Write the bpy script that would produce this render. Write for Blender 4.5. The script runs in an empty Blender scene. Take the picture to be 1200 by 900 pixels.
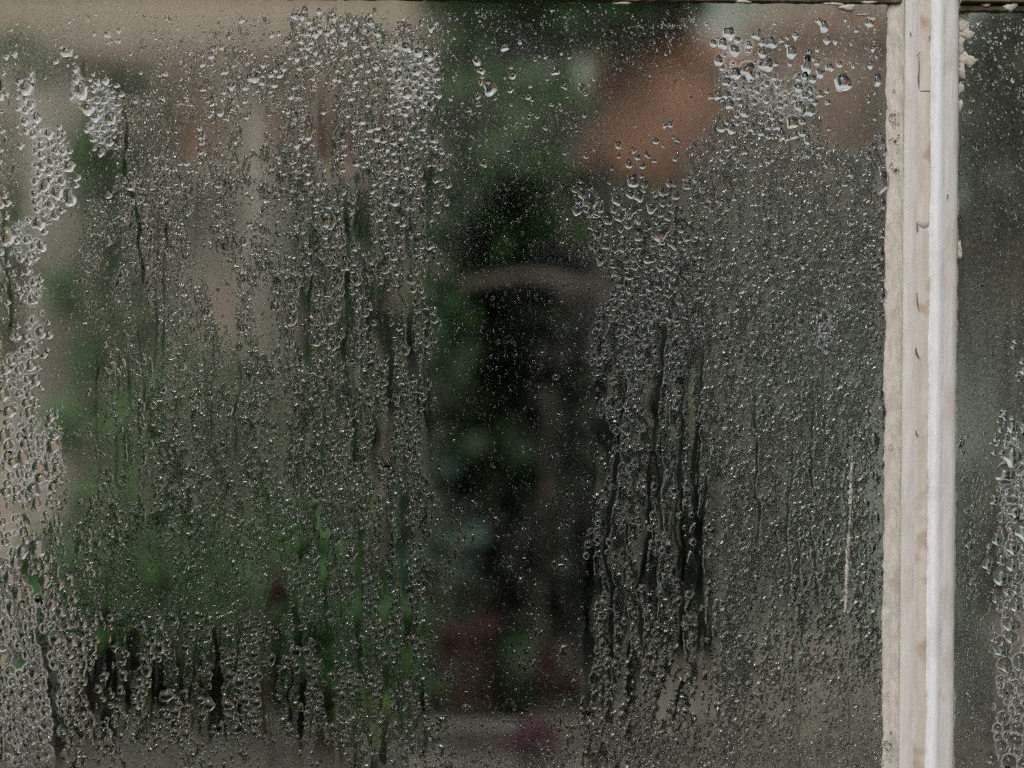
import bpy, bmesh, math, random
import numpy as np
from mathutils import Vector, Matrix, Euler

rng = np.random.default_rng(7)
random.seed(7)
sc = bpy.context.scene
C = sc.collection
R = math.radians

# ------------------------------------------------------------------ camera
D = 0.72                 # camera to glass
CAMZ = 1.2
S = 0.72 / 1200.0 * D    # metres per photo pixel on the glass (50 mm lens, 36 mm sensor)
ROLL = R(0.45)
cam_d = bpy.data.cameras.new('camera')
cam_d.lens = 50
cam_d.sensor_width = 36
cam_d.clip_start = 0.02
cam_d.clip_end = 400
cam_d.dof.use_dof = True
cam_d.dof.focus_distance = D
cam_d.dof.aperture_fstop = 2.1
cam_d.dof.aperture_blades = 0
cam = bpy.data.objects.new('camera', cam_d)
C.objects.link(cam)
cam.location = (0, -D, CAMZ)
cam.rotation_euler = (Matrix.Rotation(R(90), 3, 'X') @ Matrix.Rotation(ROLL, 3, 'Z')).to_euler()
sc.camera = cam

# ------------------------------------------------------------------ sky, sun, exposure
SUN_EL, SUN_AZ = R(52), R(200)      # azimuth clockwise from +Y
world = bpy.data.worlds.new('World')
sc.world = world
world.use_nodes = True
wn = world.node_tree
wn.nodes.clear()
sky = wn.nodes.new('ShaderNodeTexSky')
sky.sky_type = 'NISHITA'
sky.sun_disc = False
sky.sun_elevation = SUN_EL
sky.sun_rotation = SUN_AZ
sky.air_density = 1.0
sky.dust_density = 4.0
sky.ozone_density = 1.0
hsv = wn.nodes.new('ShaderNodeHueSaturation')
hsv.inputs['Saturation'].default_value = 0.05
bg = wn.nodes.new('ShaderNodeBackground')
bg.inputs['Strength'].default_value = 0.10
wo = wn.nodes.new('ShaderNodeOutputWorld')
wn.links.new(sky.outputs[0], hsv.inputs['Color'])
wn.links.new(hsv.outputs[0], bg.inputs['Color'])
wn.links.new(bg.outputs[0], wo.inputs['Surface'])
sun_d = bpy.data.lights.new('sun', 'SUN')
sun_d.energy = 0.9
sun_d.angle = R(25)
sun_d.color = (1.0, 0.955, 0.9)
sun = bpy.data.objects.new('sun', sun_d)
C.objects.link(sun)
sdir = Vector((math.sin(SUN_AZ) * math.cos(SUN_EL), math.cos(SUN_AZ) * math.cos(SUN_EL), math.sin(SUN_EL)))
sun.rotation_euler = sdir.to_track_quat('Z', 'Y').to_euler()

sc.view_settings.view_transform = 'Standard'
sc.view_settings.look = 'None'
sc.view_settings.gamma = 1
sc.view_settings.exposure = 0.65
cy = sc.cycles
cy.max_bounces = 12
cy.diffuse_bounces = 3
cy.glossy_bounces = 4
cy.transmission_bounces = 12
cy.transparent_max_bounces = 24
cy.use_denoising = False
cy.caustics_refractive = True
cy.caustics_reflective = False
cy.blur_glossy = 0.3
cy.sample_clamp_indirect = 3.0

# ------------------------------------------------------------------ helpers
CA, SA = math.cos(ROLL), math.sin(ROLL)

def at(px, py, Y=0.0):
    """point on the plane Y metres behind the glass that sits at a photo position"""
    u, v = px - 600.0, 450.0 - py
    k = S * (D + Y) / D
    return Vector(((u * CA - v * SA) * k, Y, CAMZ + (u * SA + v * CA) * k))

def scale_at(Y):
    return S * (D + Y) / D

def mesh_obj(name, verts, faces, mat, parent=None, smooth=False):
    me = bpy.data.meshes.new(name)
    me.from_pydata([tuple(v) for v in verts], [], faces)
    me.update()
    if smooth:
        me.shade_smooth()
    if mat:
        me.materials.append(mat)
    o = bpy.data.objects.new(name, me)
    C.objects.link(o)
    if parent:
        o.parent = parent
    return o

def np_mesh(name, V, T, mat, parent=None, smooth=True):
    """fast triangle mesh"""
    me = bpy.data.meshes.new(name)
    V = np.asarray(V, dtype=np.float32); T = np.asarray(T, dtype=np.int32)
    me.vertices.add(len(V)); me.vertices.foreach_set('co', V.ravel())
    me.loops.add(T.size); me.loops.foreach_set('vertex_index', T.ravel())
    n = T.shape[1]
    me.polygons.add(len(T))
    me.polygons.foreach_set('loop_start', np.arange(0, T.size, n, dtype=np.int32))
    me.polygons.foreach_set('use_smooth', np.full(len(T), smooth, dtype=bool))
    me.update(calc_edges=True)
    if mat:
        me.materials.append(mat)
    o = bpy.data.objects.new(name, me)
    C.objects.link(o)
    if parent:
        o.parent = parent
    return o

def bm_obj(name, bm, mat, parent=None, smooth=False):
    me = bpy.data.meshes.new(name)
    bm.to_mesh(me); bm.free()
    if smooth:
        me.shade_smooth()
    if mat:
        me.materials.append(mat)
    o = bpy.data.objects.new(name, me)
    C.objects.link(o)
    if parent:
        o.parent = parent
    return o

def box(name, x0, x1, y0, y1, z0, z1, mat, parent=None, bevel=0.002):
    bm = bmesh.new()
    bmesh.ops.create_cube(bm, size=1)
    bmesh.ops.scale(bm, vec=(x1 - x0, y1 - y0, z1 - z0), verts=bm.verts)
    bmesh.ops.translate(bm, vec=((x0 + x1) / 2, (y0 + y1) / 2, (z0 + z1) / 2), verts=bm.verts)
    if bevel:
        bmesh.ops.bevel(bm, geom=bm.edges[:], offset=bevel, segments=2, affect='EDGES')
    return bm_obj(name, bm, mat, parent)

def thing(name, label, cat, loc=(0, 0, 0), group=None):
    o = bpy.data.objects.new(name, None)
    o.empty_display_size = 0.05
    C.objects.link(o)
    o.location = loc
    o['label'] = label; o['category'] = cat
    if group:
        o['group'] = group
    return o

def lathe(name, prof, mat, parent=None, segs=28, center=(0, 0, 0), smooth=True):
    V, F = [], []
    n = len(prof)
    for s in range(segs):
        a = 2 * math.pi * s / segs
        for r, z in prof:
            V.append((center[0] + r * math.cos(a), center[1] + r * math.sin(a), center[2] + z))
    for s in range(segs):
        t = (s + 1) % segs
        for i in range(n - 1):
            F.append((s * n + i, t * n + i, t * n + i + 1, s * n + i + 1))
    return mesh_obj(name, V, F, mat, parent, smooth)

def tube(name, pts, rad, mat, parent=None, segs=8):
    pts = [Vector(p) for p in pts]
    V, F = [], []
    for i, p in enumerate(pts):
        t = (pts[min(i + 1, len(pts) - 1)] - pts[max(i - 1, 0)]).normalized()
        a = t.cross(Vector((0.3, 1, 0.1))).normalized(); b = t.cross(a)
        r = rad(i / (len(pts) - 1)) if callable(rad) else rad
        for s in range(segs):
            w = 2 * math.pi * s / segs
            V.append(p + a * (r * math.cos(w)) + b * (r * math.sin(w)))
    for i in range(len(pts) - 1):
        for s in range(segs):
            t = (s + 1) % segs
            F.append((i * segs + s, i * segs + t, (i + 1) * segs + t, (i + 1) * segs + s))
    F.append(tuple(range(segs))[::-1]); F.append(tuple((len(pts) - 1) * segs + s for s in range(segs)))
    return mesh_obj(name, V, F, mat, parent, True)

# smooth 2-D value noise on arrays
_NT = np.random.default_rng(99).random((256, 256))
def vnoise(x, y):
    x = np.asarray(x, float); y = np.asarray(y, float)
    xi = np.floor(x).astype(int); yi = np.floor(y).astype(int)
    fx = x - xi; fy = y - yi
    fx = fx * fx * (3 - 2 * fx); fy = fy * fy * (3 - 2 * fy)
    a = _NT[xi & 255, yi & 255]; b = _NT[(xi + 1) & 255, yi & 255]
    c = _NT[xi & 255, (yi + 1) & 255]; d = _NT[(xi + 1) & 255, (yi + 1) & 255]
    return (a * (1 - fx) + b * fx) * (1 - fy) + (c * (1 - fx) + d * fx) * fy
def fbm(x, y, o=3):
    s = 0; a = 0.5; t = 0
    for k in range(o):
        s = s + a * vnoise(np.asarray(x) * 2 ** k + 17.3 * k, np.asarray(y) * 2 ** k + 5.1 * k); t += a; a *= 0.5
    return s / t

# ------------------------------------------------------------------ materials
def new_mat(name):
    m = bpy.data.materials.new(name); m.use_nodes = True
    nt = m.node_tree; nt.nodes.clear()
    out = nt.nodes.new('ShaderNodeOutputMaterial')
    return m, nt, out

def N(nt, t, **kw):
    n = nt.nodes.new(t)
    for k, v in kw.items():
        if k in n.inputs.keys() if isinstance(k, str) else False:
            n.inputs[k].default_value = v
        else:
            setattr(n, k, v)
    return n

def mottled(name, c1, c2, rough=0.7, scale=(20, 20, 20), c3=None, scale3=6, bump=0.2, detail=6, lo=0.35, hi=0.65, spec=0.3):
    """two- or three-tone weathered surface with fine relief"""
    m, nt, out = new_mat(name)
    L = nt.links.new
    b = nt.nodes.new('ShaderNodeBsdfPrincipled')
    b.inputs['Roughness'].default_value = rough
    b.inputs['Specular IOR Level'].default_value = spec
    tc = nt.nodes.new('ShaderNodeTexCoord'); mp = nt.nodes.new('ShaderNodeMapping')
    mp.inputs['Scale'].default_value = scale
    L(tc.outputs['Object'], mp.inputs['Vector'])
    nz = nt.nodes.new('ShaderNodeTexNoise'); nz.inputs['Scale'].default_value = 1; nz.inputs['Detail'].default_value = detail
    L(mp.outputs[0], nz.inputs['Vector'])
    rp = nt.nodes.new('ShaderNodeValToRGB')
    rp.color_ramp.elements[0].position = lo; rp.color_ramp.elements[1].position = hi
    rp.color_ramp.elements[0].color = (*c1, 1); rp.color_ramp.elements[1].color = (*c2, 1)
    L(nz.outputs['Fac'], rp.inputs[0])
    col = rp.outputs[0]
    if c3:
        n3 = nt.nodes.new('ShaderNodeTexNoise'); n3.inputs['Scale'].default_value = scale3; n3.inputs['Detail'].default_value = 5
        L(tc.outputs['Object'], n3.inputs['Vector'])
        r3 = nt.nodes.new('ShaderNodeValToRGB'); r3.color_ramp.elements[0].position = 0.55; r3.color_ramp.elements[1].position = 0.68
        L(n3.outputs['Fac'], r3.inputs[0])
        mx = nt.nodes.new('ShaderNodeMixRGB'); mx.inputs[2].default_value = (*c3, 1)
        L(r3.outputs[0], mx.inputs[0]); L(col, mx.inputs[1]); col = mx.outputs[0]
    L(col, b.inputs['Base Color'])
    if bump:
        bp = nt.nodes.new('ShaderNodeBump'); bp.inputs['Strength'].default_value = bump; bp.inputs['Distance'].default_value = 0.002
        L(nz.outputs['Fac'], bp.inputs['Height']); L(bp.outputs[0], b.inputs['Normal'])
    L(b.outputs[0], out.inputs['Surface'])
    return m

def leaf_mat(name, c1, c2, trans=0.3):
    m, nt, out = new_mat(name)
    L = nt.links.new
    tc = nt.nodes.new('ShaderNodeTexCoord')
    nz = nt.nodes.new('ShaderNodeTexNoise'); nz.inputs['Scale'].default_value = 14; nz.inputs['Detail'].default_value = 3
    L(tc.outputs['Object'], nz.inputs['Vector'])
    rp = nt.nodes.new('ShaderNodeValToRGB')
    rp.color_ramp.elements[0].position = 0.38; rp.color_ramp.elements[1].position = 0.64
    rp.color_ramp.elements[0].color = (*c1, 1); rp.color_ramp.elements[1].color = (*c2, 1)
    L(nz.outputs['Fac'], rp.inputs[0])
    d = nt.nodes.new('ShaderNodeBsdfPrincipled'); d.inputs['Roughness'].default_value = 0.5
    d.inputs['Specular IOR Level'].default_value = 0.25
    t = nt.nodes.new('ShaderNodeBsdfTranslucent')
    L(rp.outputs[0], d.inputs['Base Color']); L(rp.outputs[0], t.inputs['Color'])
    mx = nt.nodes.new('ShaderNodeMixShader'); mx.inputs[0].default_value = trans
    L(d.outputs[0], mx.inputs[1]); L(t.outputs[0], mx.inputs[2]); L(mx.outputs[0], out.inputs['Surface'])
    return m

def water_mat(ior=1.33):
    m, nt, out = new_mat('water')
    g = nt.nodes.new('ShaderNodeBsdfGlass'); g.inputs['IOR'].default_value = ior; g.inputs['Roughness'].default_value = 0.0
    nt.links.new(g.outputs[0], out.inputs['Surface'])
    return m

def fog_glass_mat():
    """window glass carrying a film of fine condensation; the 'fog' attribute says how thick the film is"""
    m, nt, out = new_mat('fogged_glass')
    L = nt.links.new
    at_ = nt.nodes.new('ShaderNodeAttribute'); at_.attribute_name = 'fog'
    tc = nt.nodes.new('ShaderNodeTexCoord')
    mp = nt.nodes.new('ShaderNodeMapping'); mp.inputs['Scale'].default_value = (700, 700, 420)
    L(tc.outputs['Object'], mp.inputs['Vector'])
    nz = nt.nodes.new('ShaderNodeTexNoise'); nz.inputs['Scale'].default_value = 1; nz.inputs['Detail'].default_value = 4; nz.inputs['Roughness'].default_value = 0.65
    L(mp.outputs[0], nz.inputs['Vector'])
    mr = nt.nodes.new('ShaderNodeMapRange'); mr.inputs['From Min'].default_value = 0.3; mr.inputs['From Max'].default_value = 0.7
    mr.inputs['To Min'].default_value = 0.55; mr.inputs['To Max'].default_value = 1.35
    L(nz.outputs['Fac'], mr.inputs['Value'])
    mu = nt.nodes.new('ShaderNodeMath'); mu.operation = 'MULTIPLY'; mu.use_clamp = True
    L(at_.outputs['Fac'], mu.inputs[0]); L(mr.outputs[0], mu.inputs[1])
    # clear glass
    tr = nt.nodes.new('ShaderNodeBsdfTransparent'); tr.inputs['Color'].default_value = (0.93, 0.95, 0.93, 1)
    gl = nt.nodes.new('ShaderNodeBsdfGlossy'); gl.inputs['Roughness'].default_value = 0.03
    fr = nt.nodes.new('ShaderNodeFresnel'); fr.inputs['IOR'].default_value = 1.45
    clear = nt.nodes.new('ShaderNodeMixShader'); L(fr.outputs[0], clear.inputs[0]); L(tr.outputs[0], clear.inputs[1]); L(gl.outputs[0], clear.inputs[2])
    # film
    fa = nt.nodes.new('ShaderNodeAttribute'); fa.attribute_name = 'film_glint'
    fc = nt.nodes.new('ShaderNodeMixRGB'); fc.inputs[1].default_value = (0.60, 0.62, 0.495, 1); fc.inputs[2].default_value = (0.92, 0.91, 0.89, 1)  # whiter film colour, also used to paint sky glints at drop rims
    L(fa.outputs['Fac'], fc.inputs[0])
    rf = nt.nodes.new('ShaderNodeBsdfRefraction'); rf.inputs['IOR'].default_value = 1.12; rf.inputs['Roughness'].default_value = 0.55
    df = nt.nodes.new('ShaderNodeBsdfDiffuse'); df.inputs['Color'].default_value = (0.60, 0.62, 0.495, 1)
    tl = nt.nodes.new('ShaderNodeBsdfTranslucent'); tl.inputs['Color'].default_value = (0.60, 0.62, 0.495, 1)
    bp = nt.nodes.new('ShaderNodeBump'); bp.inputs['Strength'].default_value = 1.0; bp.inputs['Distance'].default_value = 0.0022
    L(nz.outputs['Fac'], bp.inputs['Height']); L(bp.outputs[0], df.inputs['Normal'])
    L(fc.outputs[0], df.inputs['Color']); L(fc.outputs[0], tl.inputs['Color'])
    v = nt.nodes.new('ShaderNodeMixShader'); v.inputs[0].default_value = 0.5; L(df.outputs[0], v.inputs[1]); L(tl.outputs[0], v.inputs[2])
    film = nt.nodes.new('ShaderNodeMixShader'); fz = nt.nodes.new('ShaderNodeAttribute'); fz.attribute_name = 'film_glint'; vf = nt.nodes.new('ShaderNodeMapRange'); vf.inputs['To Min'].default_value = 0.33; vf.inputs['To Max'].default_value = 1.0; L(fz.outputs['Fac'], vf.inputs['Value']); L(vf.outputs[0], film.inputs[0]); L(rf.outputs[0], film.inputs[1]); L(v.outputs[0], film.inputs[2])
    mx = nt.nodes.new('ShaderNodeMixShader'); L(mu.outputs[0], mx.inputs[0]); L(clear.outputs[0], mx.inputs[1]); L(film.outputs[0], mx.inputs[2])
    L(mx.outputs[0], out.inputs['Surface'])
    return m

M = {}
M['water'] = water_mat()
M['glass'] = fog_glass_mat()
M['paint'] = mottled('white_paint', (0.565, 0.535, 0.505), (0.63, 0.60, 0.57), 0.6, (420, 420, 45), (0.53, 0.49, 0.435), 38, 0.35)
M['bright_paint'] = mottled('fresh_white_paint', (0.70, 0.70, 0.71), (0.78, 0.78, 0.785), 0.6, (500, 500, 60), (0.66, 0.655, 0.64), 45, 0.12)
M['old_paint'] = mottled('aged_cream_paint', (0.50, 0.445, 0.385), (0.60, 0.55, 0.49), 0.6, (260, 260, 40), (0.42, 0.33, 0.25), 70, 0.35)
M['putty'] = mottled('weathered_putty', (0.46, 0.425, 0.37), (0.57, 0.53, 0.47), 0.5, (420, 420, 120), (0.40, 0.385, 0.33), 90, 0.5)
M['flake'] = mottled('flaking_cream_paint', (0.40, 0.365, 0.31), (0.54, 0.50, 0.43), 0.6, (500, 500, 500), None, 0, 0.4)
M['crack'] = mottled('brown_crack', (0.10, 0.05, 0.025), (0.20, 0.10, 0.05), 0.8, (800, 800, 800), None, 0, 0.2)
M['olive_wood'] = mottled('damp_olive_wood', (0.055, 0.045, 0.022), (0.11, 0.09, 0.045), 0.6, (60, 300, 300), (0.17, 0.145, 0.09), 120, 0.5)
M['tan_wood'] = mottled('weathered_tan_timber', (0.29, 0.23, 0.17), (0.41, 0.335, 0.255), 0.75, (40, 40, 4), None, 0, 0.3)
M['pale_wood'] = mottled('pale_timber', (0.32, 0.28, 0.23), (0.42, 0.37, 0.31), 0.75, (50, 50, 5), None, 0, 0.3)
M['brown_wood'] = mottled('brown_stick', (0.04, 0.031, 0.022), (0.08, 0.062, 0.045), 0.8, (60, 60, 10), None, 0, 0.3)
M['dark_cane'] = mottled('dark_cane', (0.025, 0.019, 0.013), (0.05, 0.038, 0.027), 0.8, (60, 60, 10), None, 0, 0.3)
M['slate'] = mottled('grey_green_board', (0.24, 0.295, 0.245), (0.34, 0.40, 0.345), 0.8, (12, 12, 5), None, 0, 0.3)
M['shelf_wood'] = mottled('dark_shelf_wood', (0.05, 0.06, 0.05), (0.09, 0.105, 0.09), 0.7, (8, 60, 60), None, 0, 0.2)
M['bench_wood'] = mottled('damp_bench_wood', (0.055, 0.044, 0.034), (0.095, 0.078, 0.06), 0.7, (8, 60, 60), None, 0, 0.3)
M['orange_clay'] = mottled('faded_orange_clay', (0.33, 0.16, 0.09), (0.42, 0.22, 0.13), 0.8, (14, 14, 14), None, 0, 0.2)
M['dull_clay'] = mottled('dull_pinkish_clay', (0.235, 0.155, 0.11), (0.31, 0.21, 0.155), 0.8, (14, 14, 14), (0.22, 0.17, 0.13), 18, 0.2)
M['terracotta'] = mottled('terracotta', (0.58, 0.27, 0.165), (0.66, 0.345, 0.225), 0.8, (14, 14, 14), (0.45, 0.26, 0.17), 18, 0.2)
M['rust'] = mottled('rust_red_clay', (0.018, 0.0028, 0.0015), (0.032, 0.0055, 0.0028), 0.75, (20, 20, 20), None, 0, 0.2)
M['grey_plastic'] = mottled('grey_tray', (0.15, 0.15, 0.125), (0.20, 0.20, 0.17), 0.6, (20, 20, 20), None, 0, 0.1)
M['soil'] = mottled('dark_soil', (0.018, 0.013, 0.009), (0.045, 0.033, 0.024), 0.95, (60, 60, 60), None, 0, 0.6)
M['gravel'] = mottled('damp_gravel', (0.03, 0.027, 0.022), (0.065, 0.06, 0.05), 0.9, (70, 70, 70), (0.05, 0.07, 0.03), 0.8, 0.6)
M['stone'] = mottled('rendered_stone', (0.24, 0.225, 0.20), (0.33, 0.31, 0.28), 0.85, (12, 12, 12), None, 0, 0.4)
M['sack'] = mottled('brown_paper_sack', (0.075, 0.066, 0.05), (0.115, 0.10, 0.078), 0.8, (18, 18, 18), None, 0, 0.3)
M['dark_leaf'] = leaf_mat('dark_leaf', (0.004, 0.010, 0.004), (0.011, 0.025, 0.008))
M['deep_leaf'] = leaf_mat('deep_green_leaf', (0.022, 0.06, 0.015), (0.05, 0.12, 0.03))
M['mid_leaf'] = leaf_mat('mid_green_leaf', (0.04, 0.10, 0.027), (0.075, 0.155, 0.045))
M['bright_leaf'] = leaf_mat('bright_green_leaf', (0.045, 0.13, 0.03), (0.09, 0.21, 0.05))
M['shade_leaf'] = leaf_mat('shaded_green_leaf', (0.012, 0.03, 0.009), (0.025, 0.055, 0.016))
M['bronze_leaf'] = leaf_mat('bronze_leaf', (0.03, 0.027, 0.015), (0.085, 0.078, 0.048))
M['blue_leaf'] = leaf_mat('blue_green_leaf', (0.02, 0.045, 0.03), (0.04, 0.08, 0.055))
M['lime_leaf'] = leaf_mat('lime_leaf', (0.06, 0.10, 0.02), (0.10, 0.16, 0.04))
M['crimson'] = leaf_mat('crimson_petal', (0.02, 0.0015, 0.003), (0.04, 0.003, 0.006))
M['magenta'] = leaf_mat('magenta_petal', (0.08, 0.025, 0.045), (0.13, 0.045, 0.075))
M['stem'] = mottled('green_brown_stem', (0.05, 0.05, 0.02), (0.09, 0.075, 0.035), 0.7, (40, 40, 40), None, 0, 0.1)

# ------------------------------------------------------------------ setting
def grid_sheet(name, x0, x1, y0, y1, n, z, amp, mat):
    xs = np.linspace(x0, x1, n); ys = np.linspace(y0, y1, n)
    X, Y = np.meshgrid(xs, ys)
    Z = z + amp * (fbm(X * 0.7 + 40, Y * 0.7 + 40) - 0.5)
    V = np.stack([X, Y, Z], -1).reshape(-1, 3)
    i = np.arange(n * n).reshape(n, n)
    T = np.stack([i[:-1, :-1], i[:-1, 1:], i[1:, 1:], i[1:, :-1]], -1).reshape(-1, 4)
    return np_mesh(name, V, T, mat)

g = grid_sheet('ground', -150, 150, -150, 150, 120, 0.0, 0.03, M['gravel'])
g['kind'] = 'structure'

# back of the glasshouse: tan boards on the left, slate boards on the right
YW = 1.25
ZT = 1.77
def board_wall(name, label, x0, x1, w, mat, seed):
    t = thing(name, label, 'wall', ((x0 + x1) / 2, YW, 0))
    r = random.Random(seed)
    x = x0; k = 0
    while x < x1 - 1e-4:
        ww = min(w * r.uniform(0.9, 1.1), x1 - x)
        dy = r.uniform(-0.004, 0.004)
        o = box('board', x - t.location.x + 0.002, x + ww - 0.003 - t.location.x, dy, dy + 0.022, 0.0, ZT + r.uniform(-0.02, 0.02), mat, t, 0.002)
        x += ww; k += 1
    box('rail', x0 - t.location.x, x1 - t.location.x, 0.03, 0.07, 0.4, 0.48, mat, t)
    box('rail', x0 - t.location.x, x1 - t.location.x, 0.03, 0.07, 1.7, 1.78, mat, t)
    return t
xm = at(520, 450, YW).x
board_wall('timber_wall', 'weathered tan board wall behind the left of the fogged pane', -1.0, xm, 0.115, M['tan_wood'], 3)
board_wall('slate_board_wall', 'grey green board wall behind the right of the fogged pane', xm + 0.002, 1.0, 0.14, M['slate'], 4)

# ------------------------------------------------------------------ foliage
def leaf_cloud(name, blobs, n, size, mat, parent, seed, droop=0.3):
    """n separate bent leaves spread through ellipsoids (cx,cy,cz,rx,ry,rz,weight)"""
    r = np.random.default_rng(seed)
    blobs = np.array(blobs, float)
    w = blobs[:, 6] / blobs[:, 6].sum()
    bi = r.choice(len(blobs), n, p=w)
    d = r.normal(size=(n, 3)); d /= np.linalg.norm(d, axis=1, keepdims=True)
    rad = r.random(n) ** 0.42 * r.uniform(0.85, 1.18, n)
    P = blobs[bi, :3] + d * rad[:, None] * blobs[bi, 3:6]
    a = r.uniform(0, 2 * np.pi, n)
    ax = np.stack([np.cos(a), np.sin(a), r.uniform(-1, 0.5, n) - droop], -1); ax /= np.linalg.norm(ax, axis=1, keepdims=True)
    up = np.stack([r.normal(0, .4, n), r.normal(0, .4, n) - 0.3, np.ones(n)], -1)
    sd = np.cross(ax, up); sd /= np.linalg.norm(sd, axis=1, keepdims=True)
    nm = np.cross(sd, ax)
    L = size * r.uniform(0.6, 1.35, n); W = L * r.uniform(0.22, 0.34, n)
    c = lambda s, t, h: P + ax * (L * s)[:, None] + sd * (W * t)[:, None] + nm * (L * h)[:, None]
    V = np.stack([c(-.5, 0, -.05), c(-.1, 1, .02), c(-.1, 0, -.05), c(-.1, -1, .02), c(.25, .7, -.03), c(.25, -.7, -.03), c(.6, 0, -.16)], 1).reshape(-1, 3)
    T0 = np.array([[0, 1, 2], [0, 2, 3], [2, 1, 4], [2, 5, 3], [2, 4, 6], [2, 6, 5]])
    T = (np.arange(n)[:, None, None] * 7 + T0[None]).reshape(-1, 3)
    return np_mesh(name, V, T, mat, parent, smooth=False)

def plant(name, label, cat, base, blobs_px, n, size, mat, seed, group=None, stems=4, stem_r=0.004, rel=True, droop=.3):
    """blobs_px: (px, py, Y, half width px, half depth m, half height px, weight)"""
    t = thing(name, label, cat, base, group)
    bl = []
    for px, py, Y, rx, ry, rz, w in blobs_px:
        p = at(px, py, Y); k = scale_at(Y)
        bl.append((p.x - base[0], p.y - base[1], p.z - base[2], rx * k, ry, rz * k, w))
    leaf_cloud('foliage', bl, n, size, mat, t, seed, droop)
    r = random.Random(seed)
    for i in range(stems):
        b = bl[i % len(bl)]
        e = Vector((b[0] + r.uniform(-.5, .5) * b[3], b[1], b[2] + r.uniform(-.2, .6) * b[5]))
        s = Vector((r.uniform(-.01, .01), r.uniform(-.01, .01), 0))
        mid = (s + e) / 2 + Vector((r.uniform(-.03, .03), 0, r.uniform(0, .04)))
        pts = [s.lerp(mid, q / 5).lerp(mid.lerp(e, q / 5), q / 5) for q in range(6)]
        tube('stem', pts, lambda u: stem_r * (1 - .6 * u), M['stem'], t, 6)
    return t

def pot_profile(rt, h):
    rb = rt * 0.70
    lip = h * 0.22
    return [(0, 0.004), (rb * .9, 0.0), (rb, 0.004), (rt * .92, h - lip), (rt * 1.0, h - lip + .002), (rt * 1.06, h - .003), (rt * 1.04, h), (rt * .94, h), (rt * .90, h - lip), (rt * .88, h * .86), (0, h * .86)]

def pot(name, label, px, py_bottom, Y, rpx, hpx, mat, soil=True, group=None):
    p = at(px, py_bottom, Y); k = scale_at(Y)
    t = thing(name, label, 'plant pot', p, group)
    pr = pot_profile(rpx * k, hpx * k)
    lathe('clay_body', pr[:4] , mat, t, 32)
    lathe('rim', pr[3:9], mat, t, 32)
    lathe('soil', [(rpx * k * .89, hpx * k * .85), (rpx * k * .5, hpx * k * .88), (0.0005, hpx * k * .87)], M['soil'], t, 24)
    return t

# ------------------------------------------------------------------ bench, posts, shelves
# potting bench: slats run left-right, far edge shows along the bottom of the pane
bz = 0.865
bench = thing('potting_bench', 'damp brown slatted potting bench along the bottom behind the pane', 'bench', (0, 0.45, 0))
for i in range(7):
    y0 = 0.10 + i * 0.093
    box('slat', -1.25, 1.25, y0 - 0.45, y0 + 0.084 - 0.45, bz - 0.022, bz + random.uniform(-.002, .002), M['bench_wood'], bench, 0.003)
for x in (-1.2, 0.0, 1.2):
    for y in (0.14, 0.70):
        box('leg', x - .025, x + .025, y - .475, y - .425, 0.0, bz - 0.0225, M['bench_wood'], bench, 0.003)

def post(name, label, px0, px1, Y, mat, z0=0.0, z1=2.0, d=0.04):
    x0 = at(px0, 450, Y).x; x1 = at(px1, 450, Y).x
    t = thing(name, label, 'post', ((x0 + x1) / 2, Y, z0))
    w = (x1 - x0) / 2
    box('timber', -w, w, 0, d, 0, z1 - z0, mat, t, 0.003)
    box('base_block', -w - .006, w + .006, -.006, d + .006, 0.0005, 0.03, mat, t, 0.002)
    return t
post('timber_post', 'broad pale timber post at the far left behind the pane', 22, 98, 1.12, M['pale_wood'])
post('timber_post', 'slim pale timber post in the left half, between the green plants', 286, 312, 1.14, M['pale_wood'])

def shelf(name, label, px0, px1, py, Y0, Y1, mat, th=0.02):
    a = at(px0, py, Y0); b = at(px1, py, Y0)
    t = thing(name, label, 'shelf', ((a.x + b.x) / 2, Y0, a.z))
    w = (b.x - a.x) / 2
    box('shelf_board', -w, w, 0, Y1 - Y0, -th, 0, mat, t, 0.002)
    for s in (-.8, .8):
        bm = bmesh.new()
        pts = [(s * w, Y1 - Y0, -th - .0005), (s * w, .03, -th - .0005), (s * w, Y1 - Y0, -th - .13)]
        A = [bm.verts.new((p[0] - .008, p[1], p[2])) for p in pts]; B = [bm.verts.new((p[0] + .008, p[1], p[2])) for p in pts]
        bm.faces.new(A); bm.faces.new(B[::-1])
        for i in range(3):
            j = (i + 1) % 3
            bm.faces.new((A[i], B[i], B[j], A[j]))
        bmesh.ops.recalc_face_normals(bm, faces=bm.faces)
        bm_obj('bracket', bm, mat, t)
    return t
shelf('wall_shelf', 'narrow dark shelf high on the grey green wall under the big terracotta pot', 640, 1180, 236, 1.04, YW - .006, M['shelf_wood'])
shelf('wall_shelf', 'tan shelf with small clay pots high on the left board wall', 130, 470, 196, 1.15, YW - .006, M['tan_wood'], 0.015)
b = at(200, 22, 1.10)
beam = thing('timber_beam', 'horizontal tan timber beam across the top left', 'beam', (b.x, 1.09, b.z))
box('beam_timber', -0.5, 0.38, 0, 0.03, -0.05, 0.04, M['tan_wood'], beam, 0.003)
box('beam_end', 0.3802, 0.392, -.003, 0.033, -0.052, 0.042, M['tan_wood'], beam, 0.002)

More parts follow.
